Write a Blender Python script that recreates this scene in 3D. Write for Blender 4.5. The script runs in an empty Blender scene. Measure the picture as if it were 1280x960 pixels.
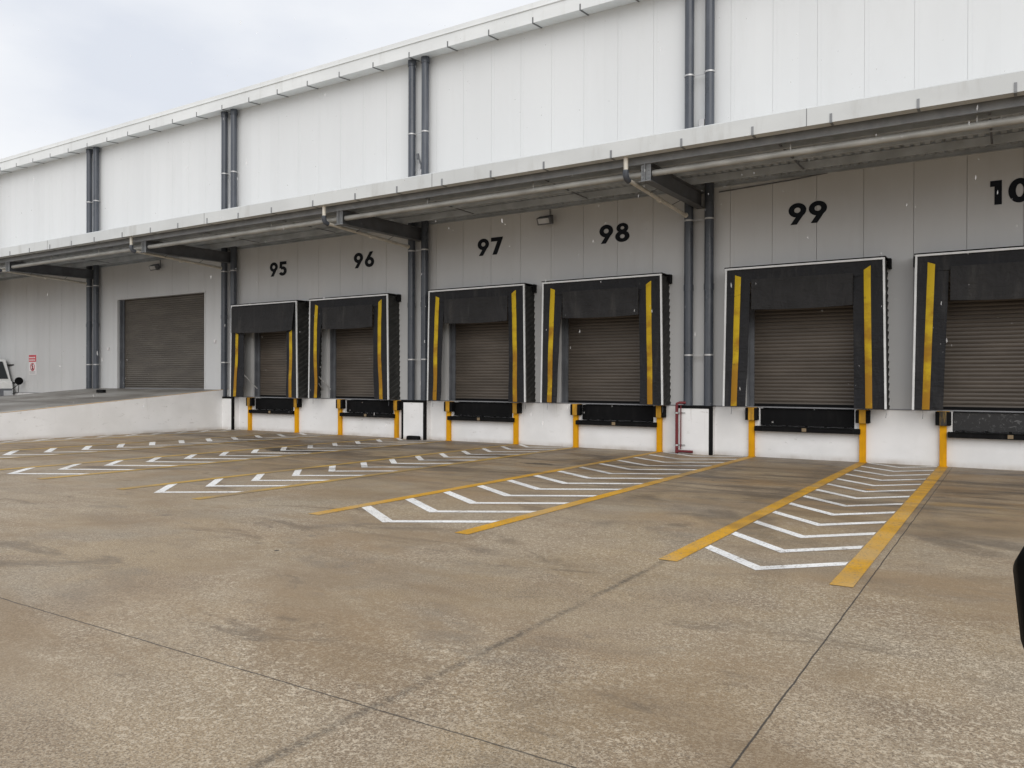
import bpy, bmesh, math, random
from mathutils import Vector, Matrix
R = random.Random(7)
scn = bpy.context.scene
col = scn.collection

# ------------------------------------------------------------------ helpers
class MB:
    """collects shapes; build() links them as ONE mesh object"""
    def __init__(s): s.v = []; s.f = []
    def add(s, vs, fs):
        n = len(s.v); s.v += [tuple(v) for v in vs]; s.f += [tuple(i + n for i in f) for f in fs]; return s
    def box(s, x0, x1, y0, y1, z0, z1):
        return s.add([(x0,y0,z0),(x1,y0,z0),(x1,y1,z0),(x0,y1,z0),(x0,y0,z1),(x1,y0,z1),(x1,y1,z1),(x0,y1,z1)],
                     [(0,3,2,1),(4,5,6,7),(0,1,5,4),(1,2,6,5),(2,3,7,6),(3,0,4,7)])
    def hexa(s, p):   # 8 corners: bottom 4 (ccw from above), top 4
        return s.add(p, [(0,3,2,1),(4,5,6,7),(0,1,5,4),(1,2,6,5),(2,3,7,6),(3,0,4,7)])
    def tube(s, path, r, n=14, caps=True):
        P = [Vector(p) for p in path]; rings = []
        for i, p in enumerate(P):
            d = (P[min(i+1, len(P)-1)] - P[max(i-1, 0)]).normalized()
            a = d.cross(Vector((0,0,1)))
            if a.length < 1e-4: a = Vector((1,0,0))
            a.normalize(); b = d.cross(a).normalized()
            rr = r[i] if isinstance(r, (list, tuple)) else r
            rings.append([p + a*math.cos(2*math.pi*k/n)*rr + b*math.sin(2*math.pi*k/n)*rr for k in range(n)])
        vs = [v for q in rings for v in q]; fs = []
        for i in range(len(P)-1):
            for k in range(n):
                fs.append((i*n+k, i*n+(k+1)%n, (i+1)*n+(k+1)%n, (i+1)*n+k))
        if caps:
            fs.append(tuple(range(n))[::-1]); fs.append(tuple((len(P)-1)*n+k for k in range(n)))
        return s.add(vs, fs)
    def prism_y(s, poly, y0, y1):     # polygon in x,z ; front y0
        n = len(poly)
        vs = [(x, y0, z) for x, z in poly] + [(x, y1, z) for x, z in poly]
        fs = [tuple(range(n)), tuple(range(2*n-1, n-1, -1))] + [(i, i+n, (i+1)%n+n, (i+1)%n) for i in range(n)]
        return s.add(vs, fs)
    def prism_x(s, poly, x0, x1):     # polygon in y,z
        n = len(poly)
        vs = [(x0, y, z) for y, z in poly] + [(x1, y, z) for y, z in poly]
        fs = [tuple(range(n)), tuple(range(2*n-1, n-1, -1))] + [(i, i+n, (i+1)%n+n, (i+1)%n) for i in range(n)]
        return s.add(vs, fs)
    def ring(s, cx, cz, rx, rz, ix, iz, y0, y1, a0=0.0, a1=360.0, n=40):
        full = abs(a1-a0) >= 359.9; vs = []; fs = []
        m = n if full else n+1
        for k in range(m):
            a = math.radians(a0 + (a1-a0)*k/n); c, q = math.cos(a), math.sin(a)
            vs += [(cx+rx*c,y0,cz+rz*q),(cx+ix*c,y0,cz+iz*q),(cx+rx*c,y1,cz+rz*q),(cx+ix*c,y1,cz+iz*q)]
        for k in range(n if full else n):
            a, b = 4*k, 4*((k+1) % m)
            fs += [(a,b,b+1,a+1),(a+2,a+3,b+3,b+2),(a,a+2,b+2,b),(a+1,b+1,b+3,a+3)]
        if not full: fs += [(0,1,3,2),(4*n,4*n+2,4*n+3,4*n+1)]
        return s.add(vs, fs)
    def grid(s, fn, nu, nv):
        vs = [fn(i/nu, j/nv) for j in range(nv+1) for i in range(nu+1)]
        fs = [(j*(nu+1)+i, j*(nu+1)+i+1, (j+1)*(nu+1)+i+1, (j+1)*(nu+1)+i) for j in range(nv) for i in range(nu)]
        return s.add(vs, fs)
    def build(s, name, mat, parent=None, smooth=False, bevel=0, origin=None, fix=True):
        me = bpy.data.meshes.new(name)
        o = bpy.data.objects.new(name, me)
        off = Vector(origin) if origin else Vector((0,0,0))
        me.from_pydata([Vector(v)-off for v in s.v], [], s.f)
        if fix:
            b = bmesh.new(); b.from_mesh(me); bmesh.ops.recalc_face_normals(b, faces=b.faces); b.to_mesh(me); b.free()
        me.materials.append(mat)
        col.objects.link(o)
        if origin: o.location = off
        if parent: o.parent = parent
        if smooth:
            for p in me.polygons: p.use_smooth = True
            try: me.set_sharp_from_angle(angle=math.radians(40))
            except Exception: pass
        if bevel:
            m = o.modifiers.new('bevel', 'BEVEL'); m.width = bevel; m.segments = 2; m.limit_method = 'ANGLE'
        return o

def tag(o, label=None, cat=None, group=None, kind=None):
    if label: o['label'] = label
    if cat: o['category'] = cat
    if group: o['group'] = group
    if kind: o['kind'] = kind
    return o
def thing(name, loc, label, cat, group=None):
    o = bpy.data.objects.new(name, None); o.empty_display_size = .2; col.objects.link(o); o.location = loc
    return tag(o, label, cat, group)
def copy_tree(o, parent=None):
    c = o.copy(); col.objects.link(c)
    if parent: c.parent = parent
    for ch in list(o.children): copy_tree(ch, c)
    return c

# ------------------------------------------------------------------ materials
class NT:
    def __init__(s, name):
        s.m = bpy.data.materials.new(name); s.m.use_nodes = True
        s.t = s.m.node_tree; s.b = s.t.nodes['Principled BSDF']
        s.co = s.t.nodes.new('ShaderNodeTexCoord').outputs['Object']
    def n(s, typ, **k):
        q = s.t.nodes.new(typ)
        for a, b in k.items(): setattr(q, a, b)
        return q
    def l(s, a, b): s.t.links.new(a, b)
    def sc(s, sx, sy, sz, src=None, loc=(0,0,0)):
        m = s.n('ShaderNodeMapping'); m.inputs['Scale'].default_value = (sx,sy,sz); m.inputs['Location'].default_value = loc
        s.l(src or s.co, m.inputs['Vector']); return m.outputs[0]
    def noise(s, vec, scale, detail=4, rough=.55, dist=0):
        q = s.n('ShaderNodeTexNoise'); s.l(vec, q.inputs['Vector']); q.inputs['Scale'].default_value = scale
        q.inputs['Detail'].default_value = detail; q.inputs['Roughness'].default_value = rough; q.inputs['Distortion'].default_value = dist
        return q.outputs['Fac']
    def rng(s, v, a, b, c=0., d=1.):
        q = s.n('ShaderNodeMapRange'); q.interpolation_type = 'SMOOTHSTEP'; s.l(v, q.inputs['Value'])
        for i, x in zip((1,2,3,4), (a,b,c,d)): q.inputs[i].default_value = x
        return q.outputs[0]
    def math(s, op, a, b=None, c=None):
        q = s.n('ShaderNodeMath', operation=op)
        for i, x in enumerate((a, b, c)):
            if x is None: continue
            if isinstance(x, (int, float)): q.inputs[i].default_value = x
            else: s.l(x, q.inputs[i])
        return q.outputs[0]
    def mix(s, fac, a, b, mode='MIX'):
        q = s.n('ShaderNodeMix', data_type='RGBA', blend_type=mode)
        for i, x in ((0, fac), (6, a), (7, b)):
            if isinstance(x, (int, float)): q.inputs[i].default_value = x
            elif isinstance(x, tuple): q.inputs[i].default_value = (*x, 1)
            else: s.l(x, q.inputs[i])
        return q.outputs[2]
    def xyz(s, src=None):
        q = s.n('ShaderNodeSeparateXYZ'); s.l(src or s.co, q.inputs[0]); return q.outputs
    def bump(s, h, strength, dist=.01):
        q = s.n('ShaderNodeBump'); q.inputs['Strength'].default_value = strength; q.inputs['Distance'].default_value = dist
        s.l(h, q.inputs['Height']); s.l(q.outputs[0], s.b.inputs['Normal'])
    def fin(s, colr, rough=.5, metal=0., spec=.5):
        if isinstance(colr, tuple): s.b.inputs['Base Color'].default_value = (*colr, 1)
        else: s.l(colr, s.b.inputs['Base Color'])
        if isinstance(rough, (int, float)): s.b.inputs['Roughness'].default_value = rough
        else: s.l(rough, s.b.inputs['Roughness'])
        s.b.inputs['Metallic'].default_value = metal
        s.b.inputs['Specular IOR Level'].default_value = spec
        return s.m

def simple(name, c, rough=.5, metal=0., var=.12, scale=3., spec=.5, stretch=(1,1,1), grime=None, gamt=0., gscale=1.2, panel=0., crease=0.):
    t = NT(name)
    v = t.noise(t.sc(*stretch), scale, 5)
    dark = tuple(x*(1-var) for x in c); lite = tuple(min(1, x*(1+var)) for x in c)
    o = t.mix(t.rng(v, .3, .7), dark, lite)
    if grime:
        g = t.rng(t.noise(t.sc(2.2,2.2,.35), gscale, 7, .65), .52, .75, 0, gamt)
        o = t.mix(g, o, grime)
    if panel:
        w = t.n('ShaderNodeTexWhiteNoise', noise_dimensions='1D')
        t.l(t.math('FLOOR', t.math('DIVIDE', t.math('ADD', t.xyz()[0], 42.83), 1.015)), w.inputs['W'])
        k = t.n('ShaderNodeCombineColor')
        pv = t.rng(w.outputs['Value'], 0, 1, 1-panel, 1)
        for i in range(3): t.l(pv, k.inputs[i])
        o = t.mix(1., o, k.outputs[0], 'MULTIPLY')
        t.bump(t.noise(t.sc(1,1,.35), 1.3, 3), .10, .05)
    if crease: t.bump(t.math('ADD', t.noise(t.sc(1,1,.45), 2.2, 4, .5, 1.2), t.math('MULTIPLY', t.noise(t.sc(.5,1,2.), 5., 4, .55, .8), .35)), crease, .12)
    rr = t.rng(v, .3, .7, max(.02, rough-.06), min(1, rough+.08))
    return t.fin(o, rr, metal, spec)

M = {}
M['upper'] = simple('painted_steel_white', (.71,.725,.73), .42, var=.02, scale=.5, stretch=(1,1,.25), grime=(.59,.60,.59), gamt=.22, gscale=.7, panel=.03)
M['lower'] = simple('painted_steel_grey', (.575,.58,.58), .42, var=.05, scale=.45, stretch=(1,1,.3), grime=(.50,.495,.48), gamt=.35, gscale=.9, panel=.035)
M['seam'] = simple('joint_dark', (.45,.45,.44), .8)
M['seamlight'] = simple('joint_pale', (.60,.61,.61), .7)
M['trim'] = simple('flashing_white', (.74,.76,.76), .4, var=.05, scale=1.2, stretch=(.4,1,1), grime=(.5,.5,.47), gamt=.35)
M['canopyfascia'] = simple('canopy_flashing', (.60,.62,.62), .45, var=.06, scale=1.1, stretch=(.5,1,1), grime=(.42,.42,.40), gamt=.5)
M['pipe'] = simple('downpipe_blue_grey', (.062,.071,.087), .3, var=.15, scale=2.5, stretch=(1,1,.4), grime=(.15,.16,.18), gamt=.5)
M['clip'] = simple('galvanised_clip', (.5,.5,.5), .45, metal=.6)
M['steel'] = simple('galvanised_steel', (.24,.25,.26), .5, metal=.25, var=.15, scale=4)
M['darksteel'] = simple('painted_dark_steel', (.115,.122,.135), .55, var=.2, scale=3)
M['deck'] = simple('canopy_deck_underside', (.43,.465,.50), .6, var=.15, scale=2)
M['tube'] = simple('tie_tube_steel', (.36,.36,.34), .45, metal=.15, var=.2, scale=4, stretch=(.4,1,1))
M['pvc'] = simple('cream_pvc', (.62,.59,.52), .45, var=.1, grime=(.35,.32,.27), gamt=.5)
M['black'] = simple('black_rubber', (.005,.005,.0055), .75, var=.3, scale=6, grime=(.02,.019,.018), gamt=.5, gscale=4, spec=.15)
M['gloss'] = simple('black_mirror_plastic', (.002,.002,.002), .6, spec=.06)
M['bracket'] = simple('bracket_grey', (.16,.165,.17), .5, metal=.2)
M['red'] = simple('red_pipe_paint', (.135,.008,.013), .45, var=.2, scale=5)
M['number'] = simple('black_number_vinyl', (.006,.008,.012), .6, spec=.2)
M['alu'] = simple('shelter_trim_aluminium', (.70,.71,.71), .4, metal=.1, var=.08, scale=4, grime=(.45,.44,.42), gamt=.4)
M['fabric'] = simple('shelter_fabric', (.0125,.013,.0155), .7, var=.3, scale=2.2, grime=(.042,.040,.039), gamt=.7, gscale=1.7, spec=.35, crease=.55)
M['flap'] = simple('shelter_flap_fabric', (.021,.0205,.0215), .7, var=.3, scale=2., grime=(.058,.055,.052), gamt=.7, gscale=1.3, spec=.35, crease=.6)
M['pleat'] = simple('pleated_side_fabric', (.034,.034,.032), .7, var=.35, scale=5, spec=.25)
M['frame'] = simple('door_frame_grey', (.23,.235,.25), .5, var=.08)
M['white'] = simple('truck_white', (.78,.79,.78), .25, var=.03)
M['glass'] = simple('truck_glass', (.02,.025,.028), .06, var=.1)
M['chrome'] = simple('grille_grey', (.16,.17,.19), .35, metal=.3)
M['lamp'] = simple('lamp_glass', (.5,.52,.54), .12)
M['brown'] = simple('latch_plate', (.22,.16,.09), .6)
M['signwhite'] = simple('sign_white', (.74,.72,.72), .5, var=.04)
M['signred'] = simple('sign_red', (.55,.05,.07), .5, var=.08)

def door_mat(name, base, dirt):
    t = NT(name)
    v = t.noise(t.sc(.6,1,2.5), 1.3, 6, .6)
    o = t.mix(t.rng(v,.35,.7), tuple(x*.84 for x in base), tuple(x*1.14 for x in base))
    o = t.mix(t.rng(t.noise(t.sc(.15,1,9.), 1.,3), .56,.72,0,.5), o, dirt)
    return t.fin(o, .5, .15)
M['slat'] = door_mat('roller_slat_brown', (.102,.085,.069), (.140,.121,.102))
M['slatgrey'] = door_mat('roller_slat_grey', (.112,.099,.083), (.131,.117,.100))

def white_concrete():
    t = NT('white_painted_concrete'); x = t.xyz()
    v = t.noise(t.co, 1.1, 6)
    o = t.mix(t.rng(v,.3,.7), (.755,.755,.75), (.84,.84,.84))
    scuff = t.rng(t.noise(t.sc(1.,1,2.6), 3.2, 8, .72), .585, .70, 0, .7)
    band = t.rng(t.noise(t.co, .55, 3), .45, .62)
    o = t.mix(t.math('MULTIPLY', scuff, band), o, (.36,.34,.31))
    low = t.math('MULTIPLY', t.rng(x[2], 0.0, .16, 1, 0), t.rng(t.noise(t.sc(1,1,.3), 1.1, 6, .65), .35, .7, .2, .75))
    o = t.mix(low, o, (.40,.35,.29))
    drip = t.math('MULTIPLY', t.rng(t.noise(t.sc(9,9,.35), 1., 3), .63, .74, 0, .4), t.rng(x[2], .25, 1.15))
    o = t.mix(drip, o, (.45,.43,.40))
    t.bump(t.noise(t.co, 30, 4), .12, .01)
    return t.fin(o, .6)
M['concrete_white'] = white_concrete()

def strip_mat():
    t = NT('yellow_guide_strip'); x = t.xyz()
    n = t.noise(t.sc(.9,1,1.3), 1.7, 6, .62)
    w = t.math('ADD', t.math('MULTIPLY', n, 1.75), t.rng(x[2], 1.2, 4.3, .10, -.34))
    o = t.mix(t.rng(w, .50, .98), (.56,.385,.012), (.33,.165,.010))
    o = t.mix(t.rng(t.noise(t.sc(3,1,5), 2.2, 6, .65), .60,.70,0,.6), o, (.10,.06,.02))
    return t.fin(o, .6, 0, .25)
M['strip'] = strip_mat()
def yard_masks(t):
    """dirt of the yard in world metres, shared by the concrete and the paint on it"""
    x = t.xyz()
    dock = t.rng(x[1], -10.5, -5.0, .12, 1)
    st = t.noise(t.sc(.22,1.0,1), .8, 8, .68, .9)
    wet = t.math('MULTIPLY', t.rng(st, .46, .60), dock)
    tyre = t.math('MULTIPLY', t.rng(t.noise(t.sc(.09,2.2,1), 1., 6, .66, .5), .52, .66, 0, .6), dock)
    # wheel paths into each bay and turning arcs
    brk = t.rng(t.noise(t.sc(1.2,.35,1), 1.1, 7, .7), .40, .66)
    paths = None
    wob = t.math('MULTIPLY', t.math('SUBTRACT', t.noise(t.sc(.3,.3,1), 1., 2), .5), .9)
    for c in (-22.1, -18.1, -13.2, -8.9, -4.07, .05):
        for q in (-.92, .92):
            d = t.math('ABSOLUTE', t.math('ADD', t.math('SUBTRACT', x[0], c+q), wob))
            m = t.rng(d, .12, .38, 1, 0)
            paths = m if paths is None else t.math('MAXIMUM', paths, m)
    paths = t.math('MULTIPLY', t.math('MULTIPLY', paths, t.rng(x[1], -13.5, -4., 0, .55)), brk)
    arcs = None
    for cx, cy, rad in ((9., -2., 12.2), (9., -2., 14.1), (6., 3., 13.6), (6., 3., 15.5), (-20., 1., 10.4), (-20., 1., 12.3), (4., -1., 9.3), (-12., 2., 9.2), (-12., 2., 7.4), (14., -6., 17.), (14., -6., 18.9)):
        q = t.n('ShaderNodeVectorMath', operation='DISTANCE'); t.l(t.co, q.inputs[0]); q.inputs[1].default_value = (cx, cy, 0)
        d = t.math('ABSOLUTE', t.math('SUBTRACT', q.outputs['Value'], rad))
        m = t.rng(d, .10, .30, 1, 0)
        arcs = m if arcs is None else t.math('MAXIMUM', arcs, m)
    arcs = t.math('MULTIPLY', t.math('MULTIPLY', arcs, t.rng(t.noise(t.co, .35, 5, .65), .46, .62, 0, .6)), t.rng(x[1], -14., -9., .25, 1))
    return wet, tyre, t.math('MAXIMUM', paths, arcs)
def paint(name, c, worn, amt, rough=.55):
    t = NT(name)
    o = t.mix(t.rng(t.noise(t.co, 2.2, 5), .3, .7), tuple(q*.86 for q in c), tuple(min(1,q*1.05) for q in c))
    o = t.mix(t.rng(t.noise(t.co, .55, 4, .6), .44, .66, 0, amt), o, worn)
    o = t.mix(t.rng(t.noise(t.co, 38, 5, .7), .54, .64, 0, .85), o, (.22,.18,.13))
    o = t.mix(t.rng(t.noise(t.sc(6,1.2,1), 2.4, 6, .7), .58, .72, 0, .55), o, (.17,.135,.10))
    o = t.mix(t.rng(t.noise(t.co, 7, 7, .72), .60, .68, 0, .8), o, (.24,.19,.135))
    wet, tyre, tracks = yard_masks(t)
    o = t.mix(t.math('MULTIPLY', wet, .38), o, (.13,.10,.07)); o = t.mix(t.math('MULTIPLY', tyre, .5), o, (.10,.08,.06)); o = t.mix(t.math('MULTIPLY', tracks, .75), o, (.085,.068,.052))
    t.bump(t.noise(t.co, 60, 4), .25, .006)
    return t.fin(o, rough, 0, .3)
M['yellowline'] = paint('yellow_line_paint', (.66,.345,.018), (.50,.33,.13), .9)
M['wornline'] = paint('worn_yellow_line_paint', (.54,.335,.07), (.33,.235,.12), 1.)
M['whiteline'] = paint('white_line_paint', (.90,.90,.885), (.72,.69,.64), .5)
M['postyellow'] = simple('post_yellow', (.68,.325,.002), .6, var=.08, scale=3, grime=(.36,.17,.01), gamt=.5, gscale=2.5, spec=.2)
M['blockyellow'] = simple('block_yellow', (.50,.255,.008), .6, var=.2, scale=6, grime=(.09,.06,.03), gamt=.85, gscale=3)
M['wornblock'] = simple('worn_block_yellow', (.03,.026,.02), .6, var=.3, scale=6, grime=(.36,.22,.03), gamt=.9, gscale=5)

def scuffed():
    t = NT('scuffed_black_plate')
    o = t.mix(t.rng(t.noise(t.sc(1,1,1.4), 9, 7, .7, 1.2), .54, .68, 0, .55), (.016,.016,.017), (.26,.26,.26))
    return t.fin(o, .45)
M['scuffed'] = scuffed()

def ground_mat():
    t = NT('exposed_aggregate_concrete'); x = t.xyz()
    big = t.noise(t.co, .22, 6, .6, .5)
    mid = t.noise(t.co, .9, 6, .62, .4)
    o = t.mix(t.rng(big, .36, .64), (.315,.228,.128), (.325,.252,.170))
    o = t.mix(t.rng(mid, .42, .64, 0, .8), o, (.235,.172,.112))
    o = t.mix(t.rng(t.noise(t.sc(1,1,1,loc=(21,3,0)), .45, 5, .6), .48, .66, 0, .45), o, (.275,.245,.20))
    # pale exposed stone flecks and fine grain
    f1 = t.rng(t.noise(t.sc(1,1,1), 30, 4, .7, .6), .53, .585)
    f2 = t.rng(t.noise(t.sc(1,1,1,loc=(3,7,0)), 66, 4, .7), .50, .57)
    zone = t.rng(t.noise(t.sc(1,1,1,loc=(11,4,0)), .33, 5, .62), .36, .58, .10, 1)
    near = t.rng(x[1], -8.0, -12.0, .45, 1)
    zone = t.math('MULTIPLY', zone, near)
    fl = t.math('MAXIMUM', t.math('MULTIPLY', f1, zone), t.math('MULTIPLY', f2, t.math('MULTIPLY', near, .62)))
    o = t.mix(t.math('MULTIPLY', fl, .76), o, (.64,.55,.415))
    # dark grains
    g = t.rng(t.noise(t.co, 80, 4, .7), .515, .60, 0, .72)
    o = t.mix(g, o, (.115,.090,.064))
    # smooth brown silt and damp staining, tyre sweeps along the docks
    silt = t.rng(t.noise(t.sc(.8,1.15,1,loc=(7,2,0)), .34, 9, .70, .6), .47, .62, 0, .60)
    o = t.mix(silt, o, (.245,.172,.098))
    grey = t.rng(t.noise(t.sc(.7,1.2,1,loc=(31,8,0)), .55, 8, .70, .5), .545, .66, 0, .42)
    o = t.mix(grey, o, (.165,.142,.115))
    damp = t.rng(t.noise(t.sc(.55,1.3,1,loc=(1,17,0)), .8, 8, .72, .8), .56, .66, 0, .6)
    o = t.mix(damp, o, (.130,.100,.070))
    wet, tyre, tracks = yard_masks(t)
    o = t.mix(t.math('MULTIPLY', wet, .78), o, (.098,.074,.052))
    o = t.mix(tyre, o, (.085,.067,.050))
    o = t.mix(tracks, o, (.085,.068,.052))
    dock = t.rng(x[1], -10.5, -5.0, .12, 1)
    br = t.math('MULTIPLY', t.rng(t.noise(t.sc(.4,1,1,loc=(5,1,0)), .6, 7, .68), .50, .64, 0, .6), t.rng(x[1], -11., -7., .35, 1))
    o = t.mix(br, o, (.30,.195,.098))
    oil = t.rng(t.noise(t.sc(.8,1.3,1,loc=(2,9,0)), 1.35, 5, .6), .665, .74, 0, .42)
    o = t.mix(oil, o, (.13,.112,.092))
    # one oily puddle stain and a rusty drip
    for (sx_, sy_, r0, r1, c_, am) in ((-15.55,-5.35,.25,1.05,(.030,.026,.022),.92), (-8.6,-4.6,.1,.6,(.06,.05,.04),.8), (-1.95,-5.15,.05,.22,(.42,.20,.03),.8), (-9.2,-13.2,.02,.22,(.08,.07,.06),.7), (-.75,-6.3,.05,.9,(.35,.22,.08),.5), (-5.2,-9.6,.05,.5,(.09,.075,.06),.6)):
        q = t.n('ShaderNodeVectorMath', operation='DISTANCE'); t.l(t.sc(.55,1.5,1) if r1 > .5 else t.co, q.inputs[0]); q.inputs[1].default_value = (sx_*.55, sy_*1.5, 0) if r1 > .5 else (sx_, sy_, 0)
        dd = t.math('ADD', q.outputs['Value'], t.math('MULTIPLY', t.math('SUBTRACT', t.noise(t.co, 2.2, 6, .65), .5), r1*1.5))
        o = t.mix(t.rng(dd, r0, r1*.62, am, 0), o, c_)
    # black spots
    vo = t.n('ShaderNodeTexVoronoi'); vo.inputs['Scale'].default_value = .8; t.l(t.co, vo.inputs['Vector'])
    o = t.mix(t.rng(vo.outputs['Distance'], .018, .026, .95, 0), o, (.02,.018,.016))
    # sawn joints
    wob = t.math('MULTIPLY', t.math('SUBTRACT', t.noise(t.co, 3, 4), .5), .03)
    def joint(axis, pos, hw, soft, lo=None, hi=None, amt=.9, wb=1.):
        d = t.math('ABSOLUTE', t.math('ADD', t.math('SUBTRACT', x[axis], pos), t.math('MULTIPLY', wob, wb)))
        m = t.rng(d, hw, hw+soft, amt, 0)
        if lo is not None: m = t.math('MULTIPLY', m, t.math('GREATER_THAN', x[1-axis], lo))
        if hi is not None: m = t.math('MULTIPLY', m, t.math('LESS_THAN', x[1-axis], hi))
        return m
    gone = t.rng(t.noise(t.co, 1.1, 5), .35, .62, .25, .8)
    j1 = joint(0, -1.045, .0025, .006, amt=.9, wb=.7)
    j2 = joint(1, -16.30, .0015, .008, amt=.82, wb=.9)
    j3 = t.math('MULTIPLY', joint(0, -2.83, .0, .06, amt=.85, hi=-11.9, wb=2.2), t.math('MULTIPLY', gone, t.rng(t.noise(t.co, 22, 4, .7), .38, .56, .25, 1)))
    j4 = joint(0, -15.62, .008, .008, amt=.7, wb=.5)
    j = t.math('MAXIMUM', t.math('MAXIMUM', j1, j2), t.math('MAXIMUM', j3, j4))
    o = t.mix(j, o, (.040,.036,.032))
    hgt = t.math('ADD', t.math('MULTIPLY', t.noise(t.co, 70, 4, .6), .6), t.math('MULTIPLY', fl, .3))
    hgt = t.math('SUBTRACT', hgt, t.math('MULTIPLY', j, 1.5))
    t.bump(hgt, .35, .008)
    rough = t.math('SUBTRACT', t.rng(mid, .3, .7, .48, .66), t.math('MULTIPLY', wet, .08))
    return t.fin(o, rough, 0, .35)
M['ground'] = ground_mat()
def ramp_mat():
    t = NT('ramp_concrete')
    o = t.mix(t.rng(t.noise(t.sc(.5,.5,1), .8, 6, .6), .35, .65), (.17,.155,.135), (.32,.31,.29))
    o = t.mix(t.rng(t.noise(t.sc(.12,.8,1), 1.1, 5), .5, .7, 0, .6), o, (.12,.11,.10))
    return t.fin(o, .55)
M['ramp'] = ramp_mat()
def drop_mat():
    t = NT('rain_water'); t.fin((1,1,1), .1)
    t.b.inputs['Transmission Weight'].default_value = .25; t.b.inputs['IOR'].default_value = 1.33; t.b.inputs['Alpha'].default_value = .24
    return t.m
M['drop'] = drop_mat()

# ------------------------------------------------------------------ layout numbers
GS = .0052
gz = lambda y: (-GS*y if y < 0 else 0.) if y > -40 else .208
COLS = [-51.46,-42.49,-33.52,-24.55,-15.58,-6.61,2.36]
XL, XR = -62., 12.5
#  number: outer L, outer R, inner L top, inner L bottom, inner R, door centre, pit L, pit R, post L, post R, number x, number z
D = {
 '95': dict(L=-23.93,R=-20.54,il=-23.36,ilb=-23.30,ir=-21.12,dc=-22.05,pl=-23.33,pr=-21.27,p0=-23.42,p1=-20.99,nx=-22.08),
 '96': dict(L=-19.92,R=-16.48,il=-19.36,ilb=-19.62,ir=-17.13,dc=-18.22,pl=-18.80,pr=-16.68,p0=-18.92,p1=-16.47,nx=-18.00),
 '97': dict(L=-14.86,R=-11.48,il=-14.31,ilb=-14.46,ir=-12.05,dc=-13.17,pl=-14.34,pr=-12.20,p0=-14.41,p1=-12.01,nx=-13.01),
 '98': dict(L=-10.90,R=-7.44,il=-10.30,ilb=-10.49,ir=-8.07,dc=-9.25,pl=-9.97,pr=-7.86,p0=-10.075,p1=-7.65,nx=-9.00),
 '99': dict(L=-5.82,R=-2.32,il=-5.22,ilb=-5.34,ir=-2.97,dc=-4.07,pl=-5.13,pr=-3.00,p0=-5.29,p1=-2.81,nx=-4.035),
 '100': dict(L=-1.73,R=1.73,il=-1.09,ilb=-1.20,ir=1.08,dc=.01,pl=-1.05,pr=1.06,p0=-1.217,p1=1.23,nx=.17),
}

# ------------------------------------------------------------------ setting: ground, ramp, markings
g = MB()
ys = [150, .0, -40, -300]
zs = [0, 0, .208, .208]
xs = [-300, -62, 12, 200]
g.add([(x, y, z) for y, z in zip(ys, zs) for x in xs], [(r*4+c, (r+1)*4+c, (r+1)*4+c+1, r*4+c+1) for r in range(3) for c in range(3)])
tag(g.build('ground', M['ground']), kind='structure')

def flat(mb, pts, up=.004):
    mb.add([(x, y, gz(y)+up) for x, y in pts], [tuple(range(len(pts)))])
hatches = [(-23.55-1.75, -23.50, -13, 11), (-20.99, -18.92, -12.1, 13), (-16.55, -14.41, -12.1, 13), (-12.0, -10.085, -12.1, 13), (-7.66, -5.29, -12.1, 13), (-2.815, -1.215, -12.1, 13)]
hatches[0] = (-24.62, -23.42, -12.1, 13)
for hi, (xa, xb, yf, nn) in enumerate(hatches):
    w = .19
    yl = MB()
    if hi: 
        flat(yl, [(xa-w/2, yf), (xa+w/2, yf+.0), (xa+w/2, -.21), (xa-w/2, -.21)], .005)
    flat(yl, [(xb-w/2, yf-.12*(hi == 5)), (xb+w/2, yf-.12*(hi == 5)), (xb+w/2, -.21), (xb-w/2, -.21)], .005)
    tag(yl.build('yellow_road_marking', M['wornline' if hi < 4 else 'yellowline'], fix=False), kind='structure')
    ch = MB(); i0, i1 = xa+w/2+.012, xb-w/2-.012; xm = (xa+xb)/2 + (0, .15, -.20, -.14, -.05, .03)[hi]; t = .185
    for k in range(nn):
        ya = yf + .06 + .925*k
        if ya > -.9: continue
        d0 = .73 if hi < 5 else .72
        d1 = .73 if hi < 5 else .68
        flat(ch, [(i0, ya+d0), (xm, ya), (xm, ya+t), (i0, ya+d0+t)])
        flat(ch, [(xm, ya), (i1, ya+d1), (i1, ya+d1+t), (xm, ya+t)])
    tag(ch.build('white_road_marking', M['whiteline'], fix=False), kind='structure')

# ramp up to the left shutter
rz = lambda y: max(0.12, 1.465 + .0825*y)
rp = MB(); RX0, RX1 = -33.75, -25.03
ry = [0.0, -1, -3, -5, -8, -12, -16.2]
poly = [(y, rz(y)) for y in ry] + [(-16.2, .02), (0, .02)]
rp.prism_x(poly, RX0, RX1)
tag(rp.build('ramp', M['ramp']), kind='structure')
wall = thing('ramp_wall', (-24.9, -8, .1), 'long low white concrete wall sloping along the side of the ramp', 'wall')
def loc(mb, name, mat, parent, **k):
    """build in world numbers, keep under parent"""
    o = mb.build(name, mat, **k); o.parent = parent; o.matrix_parent_inverse = Matrix.Translation(-parent.location); return o
rw = MB(); rw.prism_x([(-.03, rz(0)+.02), (-16.5, .14), (-16.5, .03), (-.03, 0.0)], -25.02, -24.75)
loc(rw, 'wall_body', M['concrete_white'], wall)
re_ = MB(); re_.prism_x([(-.03, rz(0)+.028), (-16.5, .148), (-16.5, .142), (-.03, rz(0)+.022)], -24.86, -24.745)
loc(re_, 'edge_line', M['yellowline'], wall)

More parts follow.
